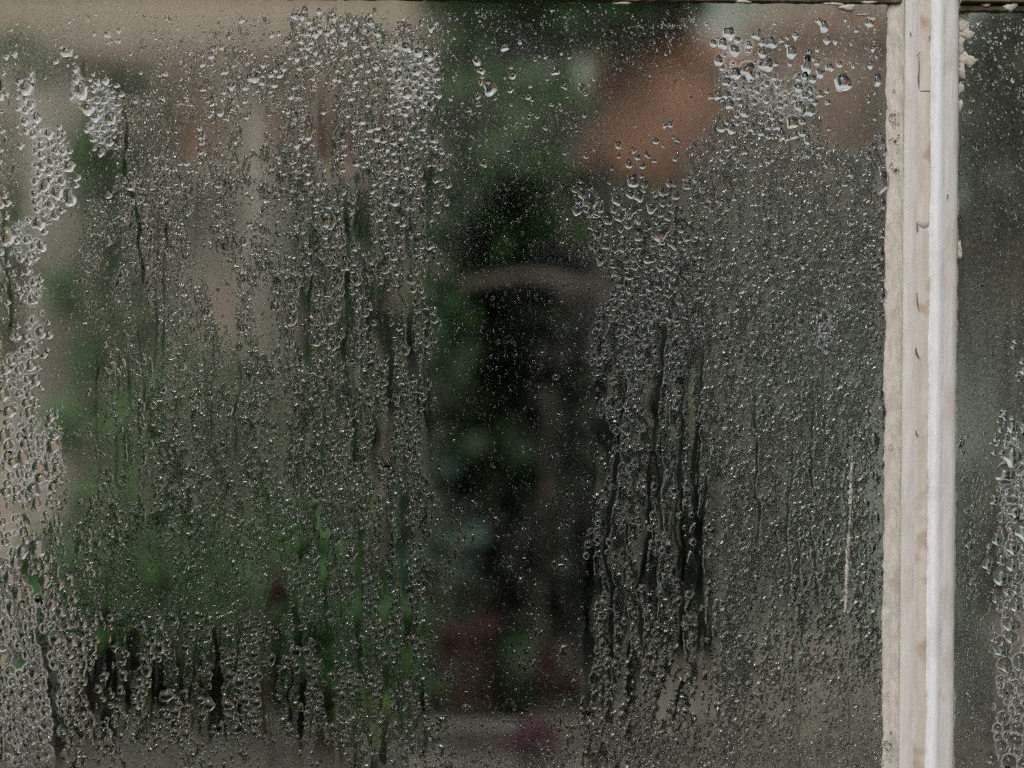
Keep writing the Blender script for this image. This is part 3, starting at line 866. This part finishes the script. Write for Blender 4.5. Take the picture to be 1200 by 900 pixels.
# ---- panes ---------------------------------------------------------------
def soft(x, a, b):
    return np.clip((x - a) / (b - a), 0, 1)
def blob(x, y, cx, cy, rx, ry):
    return np.exp(-(((x - cx) / rx) ** 2 + ((y - cy) / ry) ** 2))
def fog_field(x, y):
    """condensation thickness 0..1 over photo pixels"""
    f = np.full(x.shape, .24)
    f = f + .42 * (1 - soft(y, 20, 150)) * (1 - soft(x, 420, 560))
    f = f + .20 * blob(x, y, 70, 260, 40, 240) + .15 * blob(x, y, 290, 250, 100, 280)
    f = f - .17 * blob(x, y, 162, 215, 42, 110) - .15 * blob(x, y, 505, 100, 18, 40) - .10 * blob(x, y, 400, 130, 14, 60)
    ed = 60 * (fbm(y / 60, y * 0 + 4.4, 3) - .5)
    f = f - .34 * soft(x + ed, 450, 535) * (1 - soft(x + ed, 640, 750)) * soft(y, 150, 260)
    f = f + .10 * blob(x, y, 590, 135, 90, 45) - .08 * blob(x, y, 755, 150, 80, 70) + .05 * blob(x, y, 520, 660, 30, 70)
    f = f - .12 * soft(x, 500, 560) * (1 - soft(x, 780, 830)) * (1 - soft(y, 40, 80))
    f = f + .24 * soft(x, 790, 860) * (1 - soft(x, 1040, 1060))
    f = f + .35 * blob(x, y, 990, 235, 50, 40) + .22 * blob(x, y, 1010, 460, 30, 60) + .15 * blob(x, y, 970, 50, 80, 60)
    f = f + .22 * soft(y, 825, 870) * (1 - soft(x, 1040, 1050))
    f = f - .16 * soft(y, 580, 680) * (1 - soft(y, 815, 850)) * (1 - soft(x, 800, 850)) * soft(x, 60, 120)
    f = f + soft(x, 1110, 1120) * (.16 - .10 * (1 - soft(y, 100, 280)) + .42 * blob(x, y, 1150, 430, 70, 120))
    f = f + .12 * soft(x, 700, 730) * (1 - soft(x, 830, 850)) * soft(y, 380, 460)
    st = fbm(x / 9, y / 90, 3)
    f = f * (.62 + .76 * st) 
    f = f * (.82 + .36 * fbm(x / 60 + 9, y / 60, 3))
    f = f * (1 - .88 * run_mask(x, y, .8))
    return np.clip(f, .0, .95)

FILM_GLINT = [(33, 122, 10, 34), (55, 205, 20, 48), (120, 132, 16, 36), (40, 360, 9, 48), (22, 440, 16, 40), (35, 535, 36, 46), (12, 640, 12, 50), (30, 790, 50, 100), (486, 92, 24, 38), (473, 75, 14, 30), (92, 104, 7, 22),  # spots of thick white film and painted glints round the drops
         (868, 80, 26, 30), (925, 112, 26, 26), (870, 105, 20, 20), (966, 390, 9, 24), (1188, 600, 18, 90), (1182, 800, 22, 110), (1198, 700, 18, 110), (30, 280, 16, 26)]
def film_glint_field(x, y):
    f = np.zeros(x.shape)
    for cx, cy_, rx, ry in FILM_GLINT:
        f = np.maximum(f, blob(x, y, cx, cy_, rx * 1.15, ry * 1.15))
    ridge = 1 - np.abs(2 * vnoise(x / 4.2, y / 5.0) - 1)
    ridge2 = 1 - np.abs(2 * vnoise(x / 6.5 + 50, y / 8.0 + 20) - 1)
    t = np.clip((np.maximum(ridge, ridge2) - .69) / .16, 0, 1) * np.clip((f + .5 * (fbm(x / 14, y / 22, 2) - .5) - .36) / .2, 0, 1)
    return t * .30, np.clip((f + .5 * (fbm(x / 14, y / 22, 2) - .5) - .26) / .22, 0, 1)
def pane(name, px0, px1, fx0, fx1, label=None):
    """front sheet finely divided where it is wet; 3 mm thick"""
    py0, py1 = -4.0, 1150.0
    xs = np.unique(np.concatenate([np.linspace(px0, fx0, 12), np.arange(fx0, fx1, 1.4), np.linspace(fx1, px1, 12)]))
    ys = np.unique(np.concatenate([np.arange(py0, 903, 1.4), np.linspace(905, py1, 40)]))
    X, Y = np.meshgrid(xs, ys)
    A = unroll(np.stack([X.ravel(), Y.ravel()], 1)) if False else np.stack([X.ravel(), Y.ravel()], 1)
    nx, ny = len(xs), len(ys)
    V = np.stack([(A[:, 0] - 600) * S, np.zeros(len(A)), CAMZ + (450 - A[:, 1]) * S], 1)
    i = np.arange(nx * ny).reshape(ny, nx)
    T = np.stack([i[:-1, :-1], i[:-1, 1:], i[1:, 1:], i[1:, :-1]], -1).reshape(-1, 4)[:, ::-1]
    # photo position of every vertex (undo the camera roll)
    u = A[:, 0] - 600; v = 450 - A[:, 1]
    PX = 600 + u * CA + v * SA; PY = 450 - (-u * SA + v * CA)
    F = fog_field(PX, PY)
    Fg = F.reshape(ny, nx)
    PXg = PX.reshape(ny, nx); PYg = PY.reshape(ny, nx)
    Wg, Rg = (q.reshape(ny, nx) for q in film_glint_field(PX, PY))
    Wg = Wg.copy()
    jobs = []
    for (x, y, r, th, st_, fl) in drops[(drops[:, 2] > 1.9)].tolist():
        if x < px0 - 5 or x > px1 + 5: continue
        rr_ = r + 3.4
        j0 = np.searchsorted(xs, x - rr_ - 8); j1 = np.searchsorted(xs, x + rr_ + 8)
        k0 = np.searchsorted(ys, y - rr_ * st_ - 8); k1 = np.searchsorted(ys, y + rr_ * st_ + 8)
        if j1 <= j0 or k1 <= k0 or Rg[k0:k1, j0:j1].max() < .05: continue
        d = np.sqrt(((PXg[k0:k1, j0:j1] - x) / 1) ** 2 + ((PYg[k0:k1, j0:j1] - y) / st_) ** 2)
        ring = np.clip(1.25 - np.abs(d - r - 1.0) / 1.5, 0, 1) * Rg[k0:k1, j0:j1]  # white ring paints the sky glint of the drop rim into the film
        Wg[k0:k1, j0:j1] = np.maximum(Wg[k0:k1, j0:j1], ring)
    hh, dn = film_at(PX, PY)
    low = soft(PY, 570, 650) * (1 - soft(PY, 815, 850)) * (1 - soft(PX, 500, 520)) * soft(PX, 60, 110)
    band = (.68 + .12 * soft(PX, 690, 720)) * (1 - .55 * low) * dn * (1 - .92 * run_mask(PX, PY, .8)) * (.55 + .9 * fbm(PX / 22, PY / 70, 2))
    Fg = (F + band).reshape(ny, nx)
    colm = np.clip((.65 * fbm(PX / 9, PY / 130, 2) + .35 * fbm(PX / 26 + 5, PY / 34, 2) - .36) / .12, 0, 1)
    bnd = np.maximum(soft(PX, 335, 355) * (1 - soft(PX, 500, 520)) * soft(PY, 60, 130), soft(PX, 680, 700) * (1 - soft(PX, 825, 845)) * soft(PY, 300, 400))
    bnd = np.maximum(bnd, soft(PY, 640, 720) * (1 - soft(PY, 820, 850)) * (1 - soft(PX, 500, 520)))
    Fg = (Fg.ravel() * (1 - .8 * bnd * (1 - colm))).reshape(ny, nx)
    clr = .36 + .34 * (1 - soft(PX, 800, 850))
    Fg = Fg * (1 - clr * np.clip((hh - .5) / 1.0, 0, 1)).reshape(ny, nx)
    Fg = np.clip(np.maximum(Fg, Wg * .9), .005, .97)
    PXg = PX.reshape(ny, nx); PYg = PY.reshape(ny, nx)
    # a drop swallows the film under it
    big = drops[(drops[:, 2] > 1.8)]
    for (x, y, r, th, st_, fl) in big.tolist():
        if x < px0 - 5 or x > px1 + 5: continue
        j0 = np.searchsorted(xs, x - r - 8); j1 = np.searchsorted(xs, x + r + 8)
        k0 = np.searchsorted(ys, y - r * st_ - 8); k1 = np.searchsorted(ys, y + r * st_ + 8)
        if j1 <= j0 or k1 <= k0: continue
        d = ((PXg[k0:k1, j0:j1] - x) / r) ** 2 + ((PYg[k0:k1, j0:j1] - y) / (r * st_)) ** 2
        Fg[k0:k1, j0:j1] = np.where(d < 1.0, Fg[k0:k1, j0:j1] * .2, Fg[k0:k1, j0:j1])
    # back face + rim so the sheet is a real slab
    n0 = len(V)
    c = [(px0, py0), (px1, py0), (px1, py1), (px0, py1)]
    o = np_mesh(name, V - np.array(W0), T, M['glass'], win, smooth=True)
    at_ = o.data.attributes.new('fog', 'FLOAT', 'POINT'); at_.data.foreach_set('value', Fg.ravel().astype(np.float32))
    at_ = o.data.attributes.new('film_glint', 'FLOAT', 'POINT'); at_.data.foreach_set('value', Wg.ravel().astype(np.float32))
    bm = bmesh.new()
    f_ = [bm.verts.new(Vector(((p[0] - 600) * S, .0002, CAMZ + (450 - p[1]) * S)) - W0) for p in c]
    b_ = [bm.verts.new(Vector(((p[0] - 600) * S, .003, CAMZ + (450 - p[1]) * S)) - W0) for p in c]
    bm.faces.new(b_)
    for q in range(4):
        bm.faces.new((f_[q], b_[q], b_[(q + 1) % 4], f_[(q + 1) % 4]))
    bm_obj('glass_back', bm, M['clear'], o)
    if label:
        o['label'] = label
    return o
m, nt, out = new_mat('clear_glass')
tr = nt.nodes.new('ShaderNodeBsdfTransparent'); tr.inputs['Color'].default_value = (0.97, 0.985, 0.975, 1)
nt.links.new(tr.outputs[0], out.inputs['Surface'])
M['clear'] = m

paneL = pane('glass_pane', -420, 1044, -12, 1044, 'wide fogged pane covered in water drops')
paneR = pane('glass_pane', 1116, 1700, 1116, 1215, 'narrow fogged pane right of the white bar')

# ---- drops ----------------------------------------------------------------
vis = (drops[:, 0] > 0) & (drops[:, 0] < 1200) & (drops[:, 1] > 0) & (drops[:, 1] < 900)
for pn, sel, top in ((paneL, drops[:, 0] < 1080, 300), (paneR, drops[:, 0] >= 1080, 150)):
    idx = np.where(sel)[0]
    vi = [i for i in idx if vis[i]][:top]                     # drops are sorted, largest first
    vs = set(vi)
    dr = drops_w[vi]
    V, T = dome_arrays(dr, 20, 6, 5, .17, centred=True)
    for k in range(len(vi)):
        o = np_mesh('water_drop', V[k], T, M['water'], pn)
        o.location = Vector(((dr[k, 0] - 600) * S, 0, CAMZ + (450 - dr[k, 1]) * S)) - W0
    rest = np.array([i for i in idx if i not in vs])
    rr = drops_w[rest]
    allV, allT, off = [], [], 0
    for lo, hi, sg, rg, sd in ((2.6, 99, 14, 5, 6), (1.2, 2.6, 9, 3, 7), (0, 1.2, 6, 2, 8)):
        q = rr[(rr[:, 2] >= lo) & (rr[:, 2] < hi)]
        if not len(q): continue
        V, T = dome_arrays(q, sg, rg, sd, .20)
        nv = V.shape[1]
        allV.append(V.reshape(-1, 3)); allT.append((np.arange(len(q))[:, None, None] * nv + T[None]).reshape(-1, 3) + off)
        off += len(q) * nv
    V = np.concatenate(allV); T = np.concatenate(allT)
    o = np_mesh('droplets', V - np.array(W0), T, M['water'], pn)
    o['kind'] = 'stuff'
    print('TRIS', len(T))

# ---- merged water: beads that have run into each other form one ragged relief ----
def water_film(pn):
    V_, idx, cellw, nx, ny = FILM_X, np.arange(FILM_H.size).reshape(FILM_H.shape), None, FILM_H.shape[1], FILM_H.shape[0]
    wet = FILM_H > 0
    cellw = wet[:-1, :-1] | wet[1:, :-1] | wet[:-1, 1:] | wet[1:, 1:]
    A = unroll(np.stack([FILM_X.ravel(), FILM_Y.ravel()], 1))
    V = np.stack([(A[:, 0] - 600) * S, -.00006 - FILM_H.ravel() * S, CAMZ + (450 - A[:, 1]) * S], 1)
    q = np.stack([idx[:-1, :-1], idx[:-1, 1:], idx[1:, 1:], idx[1:, :-1]], -1)[cellw]
    used = np.unique(q)
    mp = np.full(nx * ny, -1, dtype=np.int64); mp[used] = np.arange(len(used))
    o = np_mesh('water_film', V[used] - np.array(W0), mp[q][:, ::-1], M['film'], pn)
    o['kind'] = 'stuff'
    print('FILM quads', len(q))
M['film'] = water_mat(1.50)
water_film(paneL)

# ---- glazing bar -----------------------------------------------------------
def extrude_profile(name, prof, z0, z1, mat, parent, step=.0018, jit=None, seed=0, jag=(), smooth=True):
    """prof: (px, y mm) left to right; extruded along z with wear; jag = indices whose edge is ragged"""
    nzz = max(3, int((z1 - z0) / step))
    zs = np.linspace(z0, z1, nzz)
    P = np.array(prof, float)
    r = np.random.default_rng(seed)
    V = np.zeros((nzz, len(P), 3))
    for j, (px, ym) in enumerate(P):
        lowf = (fbm(zs * 45 + seed * 3 + j, np.full(nzz, j * 2.1 + seed)) - .5) * .5
        x = px + lowf * (1.0 if jit is None else jit)
        if j in jag:
            x = x + (fbm(zs * 700 + seed, np.full(nzz, j * 5.0), 2) - .5) * 2.0 + (fbm(zs * 120 + seed, np.full(nzz, j * 9.0), 2) - .5) * 3
        y = ym * .001 + (fbm(zs * 260 + j * 7, np.full(nzz, seed + j * 1.7), 3) - .5) * .00022
        V[:, j] = np.stack([(x - 600) * S, y, zs], 1)
    i = np.arange(nzz * len(P)).reshape(nzz, len(P))
    T = np.stack([i[:-1, :-1], i[:-1, 1:], i[1:, 1:], i[1:, :-1]], -1).reshape(-1, 4)
    V = V.reshape(-1, 3)
    base = W0 + (Vector(parent.location) if parent is not win else Vector((0, 0, 0)))
    o = np_mesh(name, V - np.array(base), T, mat, parent, smooth)
    return o
zb0, zb1 = uz(1150), uz(-12)
def bar_core(parent, cx, base=None):
    pass
def glazing_bar(c, detail=True, nm='glazing_bar'):
    """c = px of the bar's left edge minus 1037 (shift)"""
    # core: closed timber section, front painted
    core = extrude_profile(nm, [(1053.6 + c, 30), (1053.6 + c, -.3), (1053.6 + c, -5.2), (1054.6 + c, -6.0), (1060 + c, -6.25), (1066.5 + c, -6.15), (1067.6 + c, -5.95),
        (1069 + c, -5.7), (1082 + c, -5.6), (1086 + c, -5.6), (1110 + c, -5.6), (1116.4 + c, -4.6), (1117.4 + c, -3.5), (1117.6 + c, -.3), (1117.6 + c, 30), (1053.6 + c, 30)], zb0, zb1, M['paint'], win, seed=int(c) % 97)
    # bright rounded bead with a ragged brushed edge
    extrude_profile('paint_bead', [(1083.5 + c, -5.55), (1084.4 + c, -6.0), (1086 + c, -7.1), (1088.5 + c, -8.2), (1092 + c, -8.5), (1095.5 + c, -8.0), (1098.5 + c, -6.9), (1102 + c, -5.55)], zb0 + .0004, zb1 - .0004, M['bright_paint'], core, seed=3, jag=(0, 1, 7))
    extrude_profile('putty', [(1036.2 + c, -.05), (1037.4 + c, -.8), (1040 + c, -1.35), (1046 + c, -1.5), (1050 + c, -2.4), (1053.3 + c, -4.9)], zb0 + .0004, zb1 - .0004, M['putty'], core, seed=5, jag=(0,), jit=1.4)
    extrude_profile('putty', [(1116.9 + c, -3.2), (1118.4 + c, -2.2), (1119.6 + c, -1.2), (1121.3 + c, -.05)], zb0 + .0004, zb1 - .0004, M['flake'], core, seed=6, jag=(3,), jit=2)
    return core
bar = glazing_bar(0)
bar['label'] = 'peeling white painted glazing bar'

# beige filler lying in the groove: upper length ends in a rounded tip, lower length is flush
def filler(z0, z1, xa, xb, h, seed, round_end=True):
    nzz = max(6, int((z1 - z0) / .0015)); V, F = [], []
    n = 9
    for i in range(nzz):
        z = z0 + (z1 - z0) * i / (nzz - 1)
        e = 1.0
        if round_end:
            d = (z - z0) / (6 * S)
            e = math.sqrt(max(0.0, 1 - (1 - min(d, 1)) ** 2)) if d < 1 else 1
        cx = (xa + xb) / 2 + float(fbm(z * 60 + seed, seed, 2) - .5) * 1.6
        w = (xb - xa) / 2 * max(e, .15) * (1 + .12 * float(fbm(z * 140 + seed, 3.0, 2) - .5))
        for j in range(n):
            t = -1 + 2 * j / (n - 1)
            hh = h * math.sqrt(max(0, 1 - t * t)) ** .6 * max(e, .2) * (1 + .2 * float(fbm(z * 300 + seed, j * 1.1, 2) - .5))
            V.append(((cx + t * w - 600) * S, (-5.55 - hh * .6) * .001, z))
    for i in range(nzz - 1):
        for j in range(n - 1):
            F.append((i * n + j, i * n + j + 1, (i + 1) * n + j + 1, (i + 1) * n + j))
    o = mesh_obj('filler_strip', [Vector(v) - W0 for v in V], F, M['old_paint'], bar, True)
    return o
filler(uz(265), uz(107), 1070.5, 1085.0, 1.7, 1)
filler(uz(105.5), uz(-11), 1070.8, 1084.8, 1.25, 2, False)
filler(zb0 + .001, uz(268), 1068.5, 1085.5, .75, 3, False)
# brown cracks in the paint
def crack(pts, w):
    V, F = [], []
    for i, (px, py) in enumerate(pts):
        ww = w * (.5 + random.random()) * (0.35 if i in (0, len(pts) - 1) else 1)
        for s in (-1, 1):
            V.append(Vector(((px + s * ww / 2 - 600) * S, -.0069 + .00002 * i, uz(py))) - W0)
    for i in range(len(pts) - 1):
        F.append((2 * i, 2 * i + 1, 2 * i + 3, 2 * i + 2))
    # thin but solid sliver
    n = len(V)
    V += [v + Vector((0, .0009, 0)) for v in V]
    F += [tuple(n + k for k in f[::-1]) for f in F]
    mesh_obj('crack', V, F, M['crack'], bar)
for pts, w in (([(1069.5, 66), (1070, 78), (1069.4, 92), (1070.2, 104)], 1.1), ([(1071, 60), (1067, 66)], 2.2), ([(1069, 258), (1069, 264), (1070, 270)], 1.4),
               ([(1068.4, 404), (1070, 412), (1074, 418)], 1.2), ([(1069, 500), (1071, 506), (1080, 508)], 1.0), ([(1069.5, 340), (1070, 352), (1073, 363)], 1.0),
               ([(1085.4, 555), (1085.2, 566)], .8)):
    crack(pts, w)
for px, py in ((1104, 228), (1081, 44), (1094, 446), (1093, 487), (1043, 852), (1059, 40)):
    crack([(px, py - 2.2), (px + .6, py), (px, py + 2.4)], 1.5)

# drops clinging to the putty strip beside the bar
r = np.random.default_rng(44)
n = 150
sy = r.uniform(60, 900, n); sx = r.uniform(1040, 1052, n)
keep = fbm(sy / 40, sy * 0 + 3.3, 2) > .55
sd_ = np.stack([sx, sy, 2.0 * np.exp(r.normal(0, .4, n)), np.full(n, 70.), np.full(n, 1.2)], 1)[keep]
V, T = dome_arrays(sd_, 14, 5, 12, .2, centred=True)
for k in range(len(sd_)):
    o = np_mesh('water_drop', V[k], T, M['water'], bar)
    o.location = Vector(((sd_[k, 0] - 600) * S, -.0019, uz(sd_[k, 1]))) - W0

# outer frame of the window (mostly out of the picture)
for c in (-1470.0, 665.0):
    gb = glazing_bar(c)
    gb['label'] = 'white glazing bar beyond the picture'
# transom along the very top, paint flaking off damp wood
def transom(px0, px1, py_edge, seed):
    x0, x1 = ux(px0), ux(px1); n = max(4, int((x1 - x0) / .0025))
    xs = np.linspace(x0, x1, n); V, F = [], []
    prof = [(0.0, .5), (-2.2, .0), (-3.4, 1.6), (-3.6, 6), (-2.2, 8.5), (-5.5, 11), (-6.0, 90), (20, 90)]   # (y mm, px above the edge)
    for i, x in enumerate(xs):
        for j, (y, up) in enumerate(prof):
            e = py_edge - up + (float(fbm(x * 500 + seed, j * 3.0, 2)) - .5) * (2.2 if j < 3 else .6)
            V.append(Vector((x, y * .001 + (float(fbm(x * 300, j * 2.0 + seed, 2)) - .5) * .0005, uz(e))) - W0)
    m_ = len(prof)
    for i in range(n - 1):
        for j in range(m_ - 1):
            F.append((i * m_ + j, i * m_ + j + 1, (i + 1) * m_ + j + 1, (i + 1) * m_ + j))
    return mesh_obj('transom', V, F, M['olive_wood'], win, False)
tl_ = transom(-420, 1053, 2.5, 3)
tr_ = transom(1119, 1700, 11.5, 6)
# flakes of cream paint and putty
def flake(px, py, rx, ry, y0, h, seed, parent, mat='flake'):
    r = random.Random(seed); n = 18
    ph = [r.uniform(0, 6.28) for _ in range(4)]
    V = [Vector((ux(px), -(y0 + h) * .001, uz(py))) - W0]; F = []
    for ring, (q, hh) in enumerate(((.5, .95), (.85, .75), (1.0, 0.0))):
        for s in range(n):
            a = 2 * math.pi * s / n
            o = 1 + .18 * math.sin(2 * a + ph[0]) + .16 * math.sin(3 * a + ph[1]) + .10 * math.sin(5 * a + ph[2]) + .09 * math.sin(7 * a + ph[3]) + r.uniform(-.10, .10)
            V.append(Vector((ux(px + rx * q * o * math.cos(a)), -(y0 + h * hh + (r.uniform(-.08, .08) * h if ring < 2 else 0)) * .001, uz(py + ry * q * o * math.sin(a)))) - W0)
    for s in range(n):
        t = (s + 1) % n
        F.append((0, 1 + s, 1 + t))
        for k in range(2):
            a = 1 + k * n; F.append((a + s, a + n + s, a + n + t, a + t))
    return mesh_obj('paint_flake', V, F, M[mat], parent, True)
for a in ((1122, 10, 9, 8, .1, .9, 1), (1127, 33, 10, 9, .1, .8, 2), (1122, 26, 8, 9, .1, 1.0, 3), (1128, 66, 9, 10, .1, .6, 4), (1121, 50, 7, 11, .1, .9, 5), (1124, 80, 5, 8, .1, 1.1, 6), (1123, 100, 3.5, 8, .1, .8, 7),
          (1123, 290, 2.5, 14, .1, .8, 8), (1122.5, 120, 3, 8, .1, .8, 9), (1130, 8, 6, 5, .1, 1.6, 10)):
    flake(*a, bar)
for a in ((1178, 6, 8, 5, 3.4, 1.2, 11), (1150, 4, 5, 2, 3.4, .8, 12)):
    flake(*a, tr_)
for a in ((988, 8, 9, 5, 2.6, 1.4, 13), (972, 4, 12, 2, 3.2, 1, 14), (866, 2, 9, 2, 3.4, 1, 15), (1012, 2, 8, 2.2, 3.4, 1, 16), (1010, 14, 9, 1.6, .1, .6, 17), (1019, 20, 4, 3, .1, .5, 18), (725, 5, 12, 1.3, 3.2, .8, 19)):
    flake(*a, tl_)

# long pale scratch of lime on the glass near the bar, and two faint ones
def scratch(pts, w):
    V, F = [], []
    ys = np.linspace(pts[0][1], pts[-1][1], 70)
    for i, y in enumerate(ys):
        x = np.interp(y, [p[1] for p in pts], [p[0] for p in pts]) + (float(fbm(y / 7, 2.0, 2)) - .5) * 1.0
        ww = w * (.45 + 1.1 * float(fbm(y / 9, 7.0, 2))) * min(1, (i + 2) / 12, (71 - i) / 8)
        a = unroll(np.array([[x, y]]))[0]
        for s, yy in ((-1, -.00005), (0, -.00035), (1, -.00005)):
            V.append(Vector(((a[0] + s * ww / 2 - 600) * S, yy, CAMZ + (450 - a[1]) * S)) - W0)
    for i in range(69):
        for j in range(2):
            F.append((3 * i + j, 3 * i + j + 1, 3 * i + 4 + j, 3 * i + 3 + j))
    mesh_obj('lime_streak', V, F, M['flake'], paneL, True)
scratch([(998, 530), (996, 600), (993, 650), (990, 722)], 3.4)

# low wall and sill that carry the window
sill = box('sill', ux(-440), ux(1720), -.03, .05, uz(1190) - W0.z, uz(1150) - W0.z, M['paint'], win, .003)
lw = thing('low_wall', 'low rendered stone wall carrying the greenhouse window', 'wall', (0, .02, 0))
box('render_coat', ux(-900), ux(2200), -.08, .06, 0, uz(1191), M['stone'], lw, .006)
box('plinth', ux(-900), ux(2200), -.10, -.0805, 0, .18, M['stone'], lw, .006)
